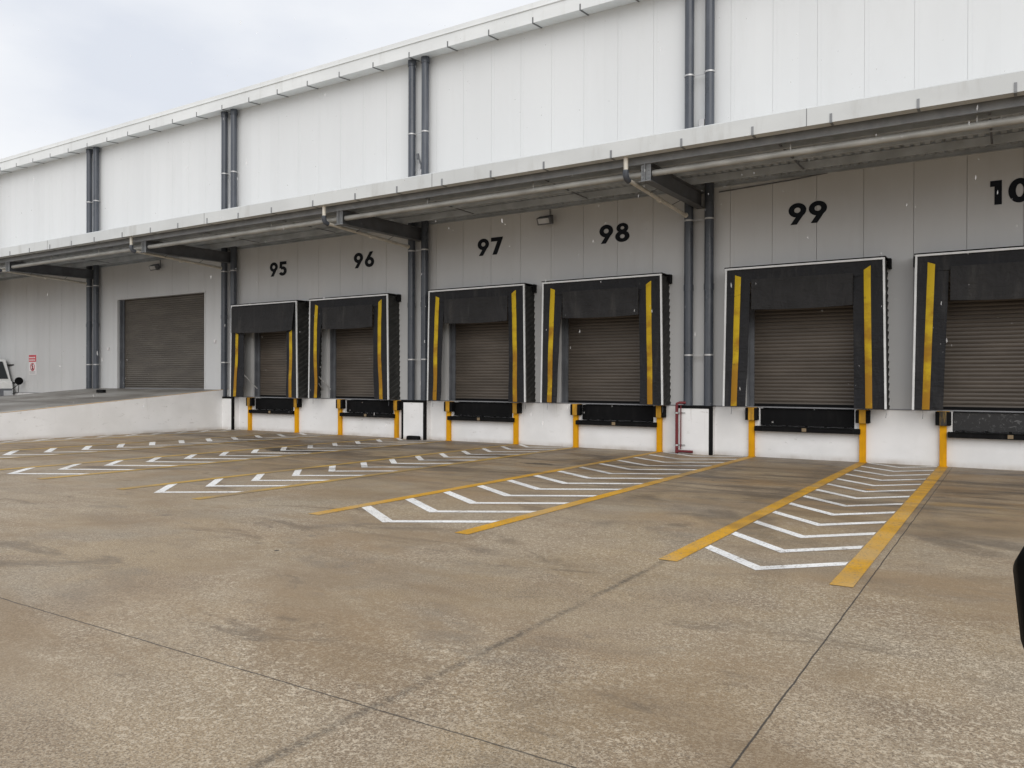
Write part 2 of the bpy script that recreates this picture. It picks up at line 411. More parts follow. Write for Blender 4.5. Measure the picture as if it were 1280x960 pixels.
# ------------------------------------------------------------------ warehouse
wh = thing('warehouse', (-20, 4, 0), 'long white and grey metal clad warehouse with a row of loading docks', 'building')
OP = [(d['dc']-1.4, d['dc']+1.4, 1.2, 4.0) for d in D.values()] + [(-31.95, -26.20, 1.2, 5.20)]
seams = [-2.83+1.015*k for k in range(-60, 17)]
seams = [s for s in seams if XL < s < XR]
def panels(z0, z1, y0, y1, ops, sg_=.004):
    mb = MB(); edges = [XL] + seams + [XR]
    for a, b in zip(edges[:-1], edges[1:]):
        a, b = a+sg_, b-sg_
        cuts = sorted({a, b} | {q for o in ops for q in o[:2] if a < q < b})
        for p, q in zip(cuts[:-1], cuts[1:]):
            m = (p+q)/2; hit = [o for o in ops if o[0] < m < o[1]]
            if hit: mb.box(p, q, y0, y1, hit[0][3], z1)
            else: mb.box(p, q, y0, y1, z0, z1)
        # shallow stiffening fold beside each joint
        fx = a+.085
        if not any(o[0]-.1 < fx < o[1]+.1 for o in ops):
            mb.box(fx, fx+.012, y0-.0025, y0+.001, z0, z1)
    return mb
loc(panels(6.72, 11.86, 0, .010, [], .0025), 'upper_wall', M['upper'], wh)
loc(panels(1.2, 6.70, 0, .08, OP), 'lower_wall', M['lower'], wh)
bk = MB()

for a, b, z0, z1 in OP: bk.box(a, b, .085, .2, z1, 6.70)
xs_ = [XL] + [q for o in sorted(OP) for q in o[:2]] + [XR]
for a, b in zip(xs_[0::2], xs_[1::2]): bk.box(a, b, .085, .2, 1.2, 6.70)
loc(bk, 'wall_backing', M['seam'], wh)
ub = MB(); ub.box(XL, XR, .012, .016, 6.73, 11.85); ub.box(XL, XR, .085, .12, 6.72, 11.86)
loc(ub, 'wall_lining', M['seamlight'], wh)
# roof sheet, end walls
rf = MB(); rf.prism_x([(-.455,12.335),(-.455,12.30),(0.,12.30),(45,12.9),(45,13.0)], XL-.3, XR+.3)
loc(rf, 'roof', M['trim'], wh)
ew = MB()
for x0, x1 in ((XL, XL+.1), (XR-.1, XR)): ew.box(x0, x1, .13, 44, 0, 12.3)
ew.box(XL, XR, 43.9, 44, 0, 12.4); loc(ew, 'end_wall', M['upper'], wh)
# concrete dock face with leveller pits
dk = MB(); DY = -.03
pits = sorted((d['pl'], d['pr']) for d in D.values())
e = [-33.75] + [q for p in pits for q in p] + [XR]
for a, b in zip(e[0::2], e[1::2]):
    a2 = max(a, -24.74) if a == -33.75 else a
    dk.box(a2, b, DY, .6, 0, 1.195)
for a, b in pits:
    dk.box(a, b, DY, .6, 0, .70); dk.box(a, b, .45, .6, .70, 1.195)
dk.box(XL, -33.76, DY, .6, 0, 1.195)
loc(dk, 'dock_face', M['concrete_white'], wh)
ld = MB(); ld.box(XL, XR, -.045, -.001, 1.197, 1.222)
loc(ld, 'wall_base_flashing', M['frame'], wh)
# eave gutter
gt = MB(); GY = -.5
gt.prism_x([(-.004,11.83),(GY,11.775),(GY,12.16),(GY-.03,12.16),(GY-.03,12.18),(GY+.02,12.18),(GY+.02,11.82),(-.004,11.86)], XL-.2, XR+.2)
gt.box(XL-.2, XR+.2, GY+.021, GY+.04, 12.10, 12.345)
gto = loc(gt, 'gutter', M['trim'], wh)
x = -.95 + 1.475*8
gb = []
while x > -45:
    m = MB(); m.box(x-.02, x+.02, GY-.006, GY-.001, 11.775, 11.93)
    m.hexa([(x-.02,GY-.006,11.755),(x+.02,GY-.006,11.755),(x+.02,-.002,11.812),(x-.02,-.002,11.812),(x-.02,GY-.006,11.771),(x+.02,GY-.006,11.771),(x+.02,-.002,11.826),(x-.02,-.002,11.826)])
    if x < 4: o = m.build('gutter_bracket', M['bracket']); o.parent = gto
    x -= 1.475
# downpipes in pairs with clips
PR = .115
for i, cx in enumerate(COLS):
    for sgn in (-1, 1):
        px = cx + sgn*.262
        m = MB(); m.tube([(px, -.18, 1.215 if cx > -33 else .02), (px, -.18, 6.25)], PR, 18); m.tube([(px, -.18, 6.252), (px, -.18, 11.70)], PR, 18)
        m.tube([(px, -.18, 11.62), (px, -.18, 11.80)], PR+.018, 18)
        m.tube([(px, -.18, 4.1), (px, -.18, 4.25)], PR+.010, 18)
        p = loc(m, 'downpipe', M['pipe'], wh, smooth=True)
        for z in (2.48, 5.86, 9.50):
            c = MB(); c.tube([(px, -.18, z-.02), (px, -.18, z+.02)], PR+.014, 18)
            c.box(px-.02, px+.02, -.06, 0, z-.02, z+.02)
            if sgn < 0: c.box(cx-.262+PR, cx+.262-PR, -.165, -.15, z-.012, z+.012)
            o = c.build('pipe_clip', M['clip'], smooth=True); o.parent = p
# roller shutters with frames
def slats(x0, x1, y, z0, z1, pitch):
    mb = MB(); n = int((z1-z0)/pitch)
    prof = []
    for k in range(n+1):
        for t, dy in ((0, .0), (.12, .011), (.2, .001), (.6, -.009)):
            z = z0 + (k+t)*pitch
            if z < z1: prof.append((y+dy, z))
    vs = [(x, yy, zz) for yy, zz in prof for x in (x0, x1)]
    mb.add(vs, [(2*i, 2*i+1, 2*i+3, 2*i+2) for i in range(len(prof)-1)])
    return mb
for nm, d in list(D.items()) + [('L', None)]:
    if d: x0, x1, z1, zb, mt, pt = d['dc']-1.4, d['dc']+1.4, 4.0, 1.235, M['slat'], .088
    else: x0, x1, z1, zb, mt, pt = -31.95, -26.20, 5.20, 1.44, M['slatgrey'], .085
    dr = loc(slats(x0+.13, x1-.13, .25, zb, z1+.05, pt), 'roller_door', mt, wh, fix=False)
    for q0, q1, q2, q3 in ((x0+.002, x0+.14, x0+.002, x0+.05), (x1-.14, x1-.002, x1-.05, x1-.002)):
        f = MB(); f.box(q0, q1, .19, .235, 1.2, z1); f.box(q2, q3, .082, .189, 1.2, z1)
        f.build('door_frame', M['darksteel']).parent = dr
    f = MB(); f.box(x0, x1, .28, .32, 1.2, z1); f.build('door_backing', M['darksteel']).parent = dr
    b = MB(); b.box(x0+.15, x1-.15, .225, .245, zb-.03, zb+.05); b.build('bottom_rail', M['frame'] if d is None else M['black']).parent = dr
    w_ = .06 if d is None else .11
    trims = [(x0-w_, x0-.002, 1.225, z1), (x1+.002, x1+w_, 1.225, z1)] + ([(x0-w_, x1+w_, z1+.002, z1+.06)] if d is None else [])
    for q in trims:
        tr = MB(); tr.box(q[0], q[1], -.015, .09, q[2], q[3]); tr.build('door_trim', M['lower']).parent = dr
for xx, zz in ((-32.6, 3.15), (-25.55, 3.3), (-15.55, 1.75)):
    m = MB(); m.box(xx-.05, xx+.05, -.05, -.002, zz-.06, zz+.06); loc(m, 'wall_switch', M['signwhite'], wh, bevel=.008)
m = MB(); m.tube([(-6.15,-.03,6.53),(-5.4,-.03,6.56),(-4.4,-.03,6.60),(-3.6,-.03,6.66)], .016, 8); loc(m, 'cable', M['darksteel'], wh, smooth=True)

# ------------------------------------------------------------------ canopy
cp = thing('canopy', (-20, -2, 6.6), 'long flat grey steel canopy with pale fascia over the loading docks', 'canopy')
CY = -3.95
dm = MB(); n = int((XR-XL)/.19)
for k in range(n):      # trapezoidal decking
    x = XL + k*.19
    dm.add([(x,-3.75,6.70),(x+.05,-3.75,6.70),(x+.075,-3.75,6.665),(x+.165,-3.75,6.665),(x+.19,-3.75,6.70),
            (x,-.002,6.78),(x+.05,-.002,6.78),(x+.075,-.002,6.745),(x+.165,-.002,6.745),(x+.19,-.002,6.78)],
           [(i, i+1, i+6, i+5) for i in range(4)])
loc(dm, 'roof_deck', M['deck'], cp, fix=False)
tp = MB(); tp.prism_x([(-3.78,6.83),(-.003,6.93),(-.003,6.96),(-3.78,6.86)], XL, XR); loc(tp, 'roof_sheet', M['canopyfascia'], cp)
fs = MB(); fs.prism_x([(CY,6.60),(CY,6.93),(CY+.05,6.96),(-3.72,6.96),(-3.72,6.93),(CY+.03,6.93),(CY+.03,6.61),(-3.72,6.61),(-3.72,6.60)], XL, XR)
fso = loc(fs, 'fascia_gutter', M['canopyfascia'], cp)
for xj in (-3.25, -12.1, -20.9, -29.9):
    m = MB(); m.box(xj-.006, xj+.006, CY-.004, CY-.001, 6.60, 6.93); m.build('fascia_joint', M['bracket']).parent = fso
bx = []
x = 7.7
for base in [c-.36 for c in COLS]:
    for k in range(6):
        xx = base + 1.28 + 1.435*k + .0
        if k == 5: continue
        bx.append(xx)
    bx.append(base - .29)
for xx in bx:
    if XL < xx < 4 and xx > -45:
        m = MB(); m.box(xx-.022, xx+.022, CY-.010, CY-.001, 6.605, 6.76); m.box(xx-.022, xx+.022, CY-.010, -3.72, 6.590, 6.598)
        m.build('gutter_bracket', M['steel']).parent = fso
for yy, h in ((-3.62,.2), (-3.05,.16), (-2.05,.16), (-1.05,.16)):   # C purlins
    zt = 6.655 + (yy+3.75)*.0213
    m = MB(); m.box(XL, XR, yy-.004, yy+.004, zt-h, zt); m.box(XL, XR, yy+.004, yy+.07, zt-h, zt-h+.006); m.box(XL, XR, yy+.004, yy+.07, zt-.006, zt)
    loc(m, 'purlin', M['deck'] if yy > -3.5 else M['steel'], cp)
m = MB(); m.box(XL, XR, -.07, -.0015, 6.655, 6.662); m.box(XL, XR, -.012, -.0015, 6.662, 6.82); loc(m, 'wall_angle', M['deck'], cp)
bays = list(zip(COLS[:-1], COLS[1:]))
for a, b in bays:
    m = MB(); m.tube([(a+.11, -3.46, 6.275), (b-.11, -3.46, 6.275)], .068, 14)
    for q in (.33, .68):
        x = a + (b-a)*q; m.box(x-.012, x+.012, -3.47, -3.45, 6.34, 6.50)
    loc(m, 'tie_tube', M['tube'], cp, smooth=True)
    for q in (.3, .7):
        x = a + (b-a)*q; m = MB(); m.box(x-.02, x+.02, -3.5, -1.05, 6.545, 6.56); loc(m, 'purlin_bridging', M['darksteel'], cp)
for cx in COLS:
    m = MB()
    def ibeam(mb, y0, y1, zb0, zb1, zt0, zt1):
        def bar(x0, x1, a0, a1, b0, b1):
            mb.hexa([(x0,y0,a0),(x1,y0,a0),(x1,y1,a1),(x0,y1,a1),(x0,y0,b0),(x1,y0,b0),(x1,y1,b1),(x0,y1,b1)])
        bar(cx-.10, cx+.10, zb0, zb1, zb0+.014, zb1+.014)
        bar(cx-.10, cx+.10, zt0-.014, zt1-.014, zt0, zt1)
        bar(cx-.006, cx+.006, zb0+.014, zb1+.014, zt0-.014, zt1-.014)
    ibeam(m, -3.56, -.02, 6.11, 6.17, 6.50, 6.56)
    rb = loc(m, 'rafter', M['darksteel'], cp)
    m = MB(); ey = -3.575
    m.box(cx-.11, cx-.006, ey-.012, ey, 6.09, 6.46); m.box(cx+.006, cx+.11, ey-.012, ey, 6.09, 6.46)
    m.box(cx-.005, cx+.005, ey-.10, ey, 6.09, 6.46); m.box(cx-.12, cx+.12, ey-.10, ey, 6.075, 6.088)
    for sx in (-.07, .07):
        for zz in (6.16, 6.24, 6.32, 6.40): m.tube([(cx+sx, ey-.028, zz), (cx+sx, ey-.013, zz)], .013, 8)
    m.build('end_plate', M['steel']).parent = rb
    # rainwater drop from the canopy gutter to the wall downpipe
    dx = cx - .37
    m = MB(); m.tube([(dx, -3.80, 6.60), (dx, -3.80, 6.32)], .05, 14)
    dp = loc(m, 'drain_pipe', M['pvc'], cp, smooth=True)
    m = MB(); m.tube([(dx,-3.80,6.33),(dx,-3.80,6.22),(dx,-3.76,6.16),(dx,-3.66,6.13)], .066, 14); m.build('pipe_elbow', M['pipe'], smooth=True).parent = dp
    m = MB(); m.tube([(dx,-3.72,6.145),(cx-.30,-.30,5.99)], .046, 14); m.tube([(cx-.30,-.31,5.99),(cx-.30,-.22,5.985)], .062, 14)
    m.tube([(dx+.025,-2.0,6.045),(dx+.025,-1.9,6.04)], .056, 14)
    m.build('sloping_pipe', M['pvc'], smooth=True).parent = dp
    for yy in (-2.6, -1.2):
        m = MB(); m.tube([(dx+.05, yy, 6.08), (cx-.09, yy, 6.17)], .009, 6); m.build('pipe_hanger', M['darksteel']).parent = dp

# ------------------------------------------------------------------ column plinths
pl_lab = {2: 'white concrete plinth under the downpipes beside the ramp top', 3: 'white concrete plinth with black edges between ramp wall and dock 95',
          4: 'white concrete plinth with black edges and a rubber block at its foot', 5: 'white concrete plinth with black edges and red pipe beside dock 98',
          6: 'white concrete plinth with black edges to the right of dock 100'}
for i in (3, 4, 5, 6):
    cx = COLS[i] - .08
    t = thing('column_plinth', (cx, -.16, 0), pl_lab[i], 'plinth', 'white plinths under the downpipes')
    x0, x1, y0 = cx-.47, cx+.47, -.305
    m = MB(); m.box(x0+.004, x1-.004, y0+.004, DY-.001, 0, 1.20); loc(m, 'plinth_block', M['concrete_white'], t)
    for s, xx in ((-1, x0), (1, x1)):
        m = MB(); w = .075
        m.box(min(xx, xx-s*w), max(xx, xx-s*w), y0-.006, y0+.003, 0, 1.21); m.box(xx-.005, xx+.005, y0+.004, y0+w, 0, 1.21)
        loc(m, 'corner_guard', M['black'], t)
    m = MB(); m.box(x0+.077, x1-.077, y0-.006, y0+.003, 1.145, 1.21); m.box(x0-.01, x1+.01, y0+.004, DY-.002, 1.202, 1.216); loc(m, 'top_guard', M['black'], t)

# ------------------------------------------------------------------ dock shelters
def lerp(a, b, t): return a+(b-a)*t
ZT, ZB, YS = 4.53, 1.226, -.565
SH_LAB = {
 '95': 'black dock shelter with wide drooping front flap under number 95',
 '96': 'black dock shelter under number 96 with pleated side and bowed yellow strips',
 '97': 'black dock shelter with white trim and yellow strips under number 97',
 '98': 'black dock shelter with white trim and yellow strips under number 98',
 '99': 'large black dock shelter under number 99 right of the red pipe plinth',
 '100': 'black dock shelter under number 100 cut by the right edge of the picture'}
def shelter(nm, d):
    L, Rr = d['L'], d['R']; fl = .05
    t = thing('dock_shelter', ((L+Rr)/2, 0, ZB), SH_LAB[nm], 'dock shelter', 'dock shelters round the numbered doors')
    rr = random.Random(nm)
    oL = lambda z: L - fl*(ZT-z)/(ZT-ZB); oR = lambda z: Rr + fl*(ZT-z)/(ZT-ZB)
    # aluminium edge trim
    m = MB(); w = .042
    m.prism_y([(oL(ZB),ZB),(oL(ZB)+w,ZB),(L+w,ZT-w),(L,ZT-w)], YS-.012, YS+.03)
    m.prism_y([(oR(ZB)-w,ZB),(oR(ZB),ZB),(Rr,ZT-w),(Rr-w,ZT-w)], YS-.012, YS+.03)
    m.box(L, Rr, YS-.012, YS+.03, ZT-w+.001, ZT)
    loc(m, 'edge_trim', M['alu'], t)
    # side curtains: gently billowed sheets with thickness
    for side in (0, 1):
        if side == 0: it, ib, o_ = d['il'], d['ilb'], oL
        else: it, ib, o_ = d['ir'], d['ir']+.03, oR
        ph = rr.random()*6; am = .018
        def f(u, v, back=0.):
            z = lerp(ZB, ZT-.05, v); xi = lerp(ib, it, v); xo = o_(z) + (.03 if side == 0 else -.03)
            x = lerp(xo, xi, u)
            y = YS + .055*u + am*math.sin(v*7+ph)*u + .008*math.sin(v*17+u*5+ph)*u + back
            return (x, y, z)
        m = MB(); m.grid(lambda u, v: f(u, v), 6, 22); m.grid(lambda u, v: f(u, v, .012), 6, 22)
        m.add([f(1, k/22) for k in range(23)] + [f(1, k/22, .012) for k in range(23)], [(k, k+1, k+24, k+23) for k in range(22)])
        sc = loc(m, 'side_curtain', M['fabric'], t, smooth=True, fix=False)
        # yellow guide strip
        wd = abs(it - o_(ZT)); uc = (.30/.57 if side == 0 else .36/.62); hw = .070
        if side == 1: uc = .36/abs(it-o_(ZT))
        else: uc = .31/abs(it-o_(ZT))
        m = MB(); top = .955
        if nm == '95': top = .70
        def fs_(u, v, side=side):
            vv = lerp(.003, top, v); q = f(uc, vv); z = q[2]
            xo = o_(z); xc = xo + (.31 - .05*(1-vv) if side == 0 else -.36)
            if nm in ('95', '96'): xc += .022*math.sin(vv*5+ph)
            if nm == '95' and side == 0: xc += .0
            zz = z + ((u-.5)*.09*(1 if side else -.6) if v == 1 else 0)
            ue = abs(xc-xo)/max(.2, abs(lerp(ib, it, vv)-xo))
            y = f(min(1, ue), vv)[1] - .012
            return (xc + (u-.5)*2*hw, y - .010*(1-(2*u-1)**2), zz)
        m.grid(fs_, 4, 26); m.grid(lambda u, v: (fs_(u, v)[0], fs_(u, v)[1]+.010+.010*(1-(2*u-1)**2)-.001, fs_(u, v)[2]), 4, 26)
        o = m.build('guide_strip', M['strip'], smooth=True, fix=False); o.parent = sc; o.matrix_parent_inverse = Matrix.Identity(4)
    # head curtain and hanging flap
    m = MB(); m.box(L+.03, Rr-.03, YS+.035, YS+.047, 4.17, ZT-.045); loc(m, 'head_curtain', M['fabric'], t)
    if nm == '95': x0, x1, zt, zb, y0 = L+.06, Rr-.07, 4.44, 3.53, YS-.09
    else: x0, x1, zt, zb, y0 = d['il']+.02, d['ir']-.0, 4.24, 3.53, YS+.022
    ph = rr.random()*9
    def ff(u, v, b=0.):
        sag = -.03*math.sin(math.pi*u)*(1-v)
        return (lerp(x0, x1, u) + (.06*(1-v)*(.5-u)*2 if nm == '95' else 0), y0 - .012 + .012*math.sin(u*9+ph)*(1-v) + .03*v*(nm == '95')*2 + b, lerp(zb, zt, v)+sag*(1 if nm != '95' else 1.4))
    m = MB(); m.grid(lambda u, v: ff(u, v), 24, 10); m.grid(lambda u, v: ff(u, v, .010), 24, 10)
    m.add([ff(k/24, 0) for k in range(25)] + [ff(k/24, 0, .010) for k in range(25)], [(k, k+1, k+26, k+25) for k in range(24)])
    fp = loc(m, 'head_flap', M['flap'], t, smooth=True, fix=False)
    # pleated flanks
    for side in (0, 1):
        sg = -1 if side == 0 else 1
        def pf(u, v):
            z = lerp(ZB, ZT-.03, v); y = lerp(YS+.031, -.002, u)
            ph = ((z - .50*(y)) / .165) % 1.0
            tri = ph/.8 if ph < .8 else (1-ph)/.2
            x = (oL(z) if side == 0 else oR(z)) + sg*(-.028 + .028*tri)
            return (x, y, z)
        m = MB(); m.grid(pf, 8, 170); loc(m, 'pleated_side', M['pleat'], t, smooth=False, fix=False)
    m = MB(); m.box(L-.02, Rr+.02, YS-.02, -.002, ZT+.001, ZT+.028)
    for xx in (L-.075, Rr+.012): m.box(xx, xx+.063, -.17, -.002, ZT-.20, ZT+.03)
    loc(m, 'top_board', M['black'], t, bevel=.008)
    # folding frame struts behind the curtains
    st_ = [(xx, zz) for xx in (L+.08, Rr-.08) for zz in (2.0, 3.9)]
    for xx, zz in st_:
        m = MB(); m.tube([(xx, YS+.09, zz), (xx, -.03, zz-.5)], .016, 8); loc(m, 'frame_strut', M['clip'], t, smooth=True)
    if nm in ('95', '96'):
        m = MB(); m.tube([(d['ilb']-.06, YS+.10, 2.02), (d['ilb']+.16, -.04, 1.52)], .018, 8); loc(m, 'frame_strut', M['clip'], t, smooth=True)
    # loose ties under the bottom corners
    for xx in (oL(ZB)+.20, oR(ZB)-.02):
        m = MB(); m.tube([(xx, YS+.02, ZB+.03), (xx+.01, YS+.015, ZB-.10), (xx, YS+.02, ZB-.19)], .005, 6)
        loc(m, 'tie_cord', M['darksteel'], t)
for nm, d in D.items(): shelter(nm, d)

# ------------------------------------------------------------------ dock levellers
for nm, d in D.items():
    a, b = d['pl'], d['pr']; c = (a+b)/2
    t = thing('dock_leveller', (c, 0, .7), ('scuffed black dock leveller' if nm == '100' else 'black dock leveller lip set in the white dock face') + ' under door ' + nm, 'dock leveller', 'levellers in the dock face')
    m = MB(); m.box(a+.012, b-.012, .03, .06, .775, 1.17)
    m.box(a+.012, b-.012, .06, .44, 1.13, 1.17)
    loc(m, 'lip_plate', M['scuffed'] if nm == '100' else M['black'], t, bevel=.006)
    for k in range(5):
        x = lerp(a+.2, b-.2, k/4); m = MB(); m.box(x-.03, x+.03, .008, .029, .757, .79)
        loc(m, 'hinge_lug', M['black'], t)
    m = MB(); x0, x1 = a-.08, b+.14; m.box(x0, x1, -.19, DY-.001, .635, .755); m.box(x0-.0, x0+.16, -.215, -.191, .64, .75); m.box(x1-.16, x1, -.215, -.191, .64, .75)
    m.box(x0+.16, x1-.16, -.205, -.191, .735, .75)
    bar = loc(m, 'bumper_bar', M['black'], t, bevel=.01)
    m = MB(); m.box(c-.05, c+.05, -.212, -.206, .655, .735); m.build('latch_plate', M['brown']).parent = bar

# ------------------------------------------------------------------ yellow bumper posts
def post(x, lab, worn=False):
    t = thing('bumper_post', (x, -.08, 0), lab, 'bumper post', 'yellow bumper posts along the dock face')
    m = MB(); xp = x*1.003; m.box(xp-.068, xp+.068, -.125, DY-.001, gz(-.1), .885); m.box(xp-.085, xp+.085, -.135, DY-.001, gz(-.1), .014); loc(m, 'post', M['postyellow'], t, bevel=.012)
    m = MB(); m.box(x-.148, x+.148, -.200, DY-.001, .89, 1.185); bl = loc(m, 'bumper_block', M['black'], t, bevel=.014)
    m = MB(); m.box(x-.07, x+.07, -.216, -.199, .885, 1.192); m.build('face_plate', M['wornblock'] if worn else M['blockyellow'], bevel=.006).parent = bl
    m = MB(); m.box(x-.12, x+.12, -.19, DY-.001, 1.187, 1.196); m.build('top_plate', M['blockyellow']).parent = bl
for nm, d in D.items():
    post(d['p0'], 'yellow post with ' + ('worn blackened' if nm == '100' else 'black rubber') + ' bumper block at the left of dock door ' + nm, nm == '100')
    post(d['p1'], 'yellow post with black rubber bumper block at the right of dock door ' + nm)

# ------------------------------------------------------------------ dock numbers
def digit(mb, ch, x0, z0, w, h, y):
    X = lambda u: x0+u*w; Z = lambda v: z0+v*h
    T = .006
    P = lambda pts, k=0: mb.prism_y([(X(u), Z(v)) for u, v in pts], y-T-k*.0015, y)
    A = lambda cu, cv, ru, rv, iu, iv, k=0, a0=0, a1=360: mb.ring(X(cu), Z(cv), ru*w, rv*h, iu*w, iv*h, y-T-k*.0015, y, a0, a1)
    if ch == '9':
        A(.47,.665,.47,.335,.17,.125); P([(.93,.60),(.44,0),(.10,0),(.40,.36),(.62,.42)][::1], 1)
    elif ch == '6':
        A(.53,.335,.47,.335,.17,.125); P([(.07,.40),(.56,1.),(.90,1.),(.60,.64),(.38,.58)], 1)
    elif ch == '8':
        A(.5,.745,.40,.255,.13,.085); A(.5,.30,.48,.30,.16,.11, 1)
    elif ch == '7':
        P([(.04,1),(1,1),(1,.93),(.52,0),(.16,0),(.56,.77),(.04,.77)])
    elif ch == '5':
        A(.46,.33,.48,.33,.17,.115, 0, -152, 128); P([(.14,1),(.92,1),(.92,.78),(.42,.78),(.37,.60),(.10,.52)], 1)
    elif ch == '1':
        P([(.02,1),(.72,1),(.72,0),(.28,0),(.28,.76),(.02,.76)])
    elif ch == '0':
        A(.5,.5,.5,.5,.17,.27)
for nm, d in D.items():
    t = thing('dock_number', (d['nx'], -.003, 5.53), 'black painted number %s on the grey wall above its dock door' % nm, 'number', 'dock numbers on the wall')
    m = MB(); h = .505; w = .43
    ws = [(.30 if c == '1' else .40 if nm == '100' else w) for c in nm]
    if nm == '100': xx = -.385
    else: xx = d['nx'] - (sum(ws)+.03)/2
    for c, q in zip(nm, ws): digit(m, c, xx, 5.535, q, h, -.004); xx += q + .03
    loc(m, 'numerals', M['number'], t)

# ------------------------------------------------------------------ wall fittings
def flood(x, z, lab):
    t = thing('floodlight', (x, 0, z), lab, 'floodlight', 'floodlights under the canopy')
    m = MB(); m.hexa([(x-.22,-.30,z-.16),(x+.22,-.30,z-.16),(x+.22,-.16,z-.12),(x-.22,-.16,z-.12),(x-.22,-.38,z+.02),(x+.22,-.38,z+.02),(x+.22,-.18,z+.12),(x-.22,-.18,z+.12)])
    h = loc(m, 'lamp_housing', M['darksteel'], t, bevel=.015)
    m = MB(); m.hexa([(x-.17,-.317,z-.125),(x+.17,-.317,z-.125),(x+.17,-.30,z-.125),(x-.17,-.30,z-.125),(x-.17,-.381,z+.0),(x+.17,-.381,z+.0),(x+.17,-.36,z+.0),(x-.17,-.36,z+.0)])
    m.build('lamp_glass', M['lamp']).parent = h
    m = MB(); m.box(x-.05, x+.05, -.17, -.002, z-.03, z+.03); loc(m, 'mount_arm', M['darksteel'], t)
    m = MB(); m.tube([(x+.02,-.015,z+.03),(x+.02,-.015,6.66)], .012, 8); loc(m, 'conduit', M['darksteel'], t)
flood(-11.0, 6.33, 'dark floodlight on the wall between numbers 97 and 98')
flood(-29.0, 6.36, 'dark floodlight on the wall above the big left shutter')
def fitting(x, lab, tall):
    z = 7.95
    t = thing('wall_fitting', (x, 0, z), lab, 'wall fitting', 'small fittings above the canopy')
    m = MB(); m.tube([(x-.16,-.16,z+.10),(x-.05,-.16,z+.16),(x+.05,-.16,z+.28)], .045, 10); m.box(x-.05, x+.10, -.2, -.002, z+.20, z+.42); loc(m, 'fitting_body', M['clip'], t, smooth=True, bevel=.01)
    if tall:
        m = MB(); m.tube([(x+.09,-.17,z+.30),(x+.08,-.17,z+.55),(x+.0,-.17,z+.75),(x-.05,-.17,z+.83)], .026, 8); m.tube([(x-.04,-.17,z+.76),(x-.06,-.17,z+.92)], .05, 10); loc(m, 'hose', M['darksteel'], t, smooth=True)
fitting(-15.56, 'grey wall fitting with a raised hose between the downpipes left of number 97', True)
fitting(-6.58, 'small grey box fitting above the canopy between the downpipes left of number 99', False)
fitting(-24.5, 'small grey fitting above the canopy between the downpipes left of number 95', False)

# red fire pipe beside the plinth
t = thing('fire_pipe', (-7.1, -.36, 0), 'dark red vertical fire pipe clamped to the white plinth beside dock 98', 'pipe')
m = MB(); fx, fy = -7.10, -.37
m.tube([(fx,fy,.03),(fx,fy,1.23)], .037, 14); m.tube([(fx,fy,1.18),(fx,fy,1.26),(fx+.05,fy+.06,1.285),(fx+.20,fy+.1,1.285)], .033, 12); m.tube([(fx,fy,.075),(fx+.06,fy-.01,.07),(fx+.42,fy-.01,.07)], .033, 12)
m.tube([(fx+.1,fy+.02,1.22),(fx+.1,fy+.02,.12)], .014, 8)
loc(m, 'pipe_run', M['red'], t, smooth=True)
for zz in (.22, 1.03):
    m = MB(); m.tube([(fx,fy,zz-.02),(fx,fy,zz+.02)], .052, 14); m.box(fx-.04, fx+.20, fy+.05, fy+.062, zz-.018, zz+.018); loc(m, 'pipe_clamp', M['clip'], t)

# rubber blocks
def rubber(loc_, rotz, lab):
    m = MB(); m.prism_y([(-.23,0),(.23,0),(.22,.10),(.19,.125),(-.19,.125),(-.22,.10)], -.07, .07)
    o = m.build('wheel_stop', M['black'], bevel=.012); o.location = loc_; o.rotation_euler = (0,0,rotz)
    return tag(o, lab, 'wheel stop')
rubber((-15.52, -.46, gz(-.46)), .05, 'black rubber block on the ground against the white plinth left of dock 97')
rubber((-30.1, -1.8, rz(-1.8)), 0, 'black rubber block lying on the ramp near the left shutter')

# warning sign
t = thing('warning_sign', (-38.79, -.01, 2.1), 'red and white warning sign on the grey wall beyond the ramp', 'sign')
sx0, sx1 = -39.12, -38.46
m = MB(); m.box(sx0, sx1, -.018, -.002, 2.06, 2.99); bd = loc(m, 'sign_board', M['signwhite'], t)
m = MB(); m.box(sx0+.01, sx1-.01, -.024, -.019, 2.66, 2.98); m.build('red_panel', M['signred']).parent = bd
m = MB()
for zz, n_ in ((2.86, 5), (2.74, 6)):
    for k in range(n_):
        w_ = .54/n_; m.box(sx0+.06+k*w_, sx0+.06+k*w_+w_*.72, -.028, -.025, zz-.03, zz+.03)
m.build('lettering', M['signwhite']).parent = bd
m = MB(); m.ring(-38.79, 2.42, .19, .19, .155, .155, -.028, -.019); m.hexa([(-38.93,-.030,2.53),(-38.90,-.030,2.56),(-38.90,-.0285,2.56),(-38.93,-.0285,2.53),(-38.68,-.030,2.28),(-38.65,-.030,2.31),(-38.65,-.0285,2.31),(-38.68,-.0285,2.28)])
m.build('prohibition_ring', M['signred']).parent = bd
m = MB(); m.ring(-38.79, 2.53, .035, .035, .001, .001, -.026, -.019, n=16)
m.prism_y([(-38.83,2.48),(-38.83,2.38),(-38.86,2.27),(-38.82,2.27),(-38.79,2.36),(-38.75,2.27),(-38.71,2.27),(-38.75,2.40),(-38.74,2.48)], -.025, -.019)
m.build('pictogram', M['number']).parent = bd
m = MB()
for zz in (2.19, 2.13):
    for k in range(7): m.box(sx0+.07+k*.077, sx0+.07+k*.077+.05, -.022, -.019, zz-.012, zz+.012)
m.build('small_print', M['bracket']).parent = bd

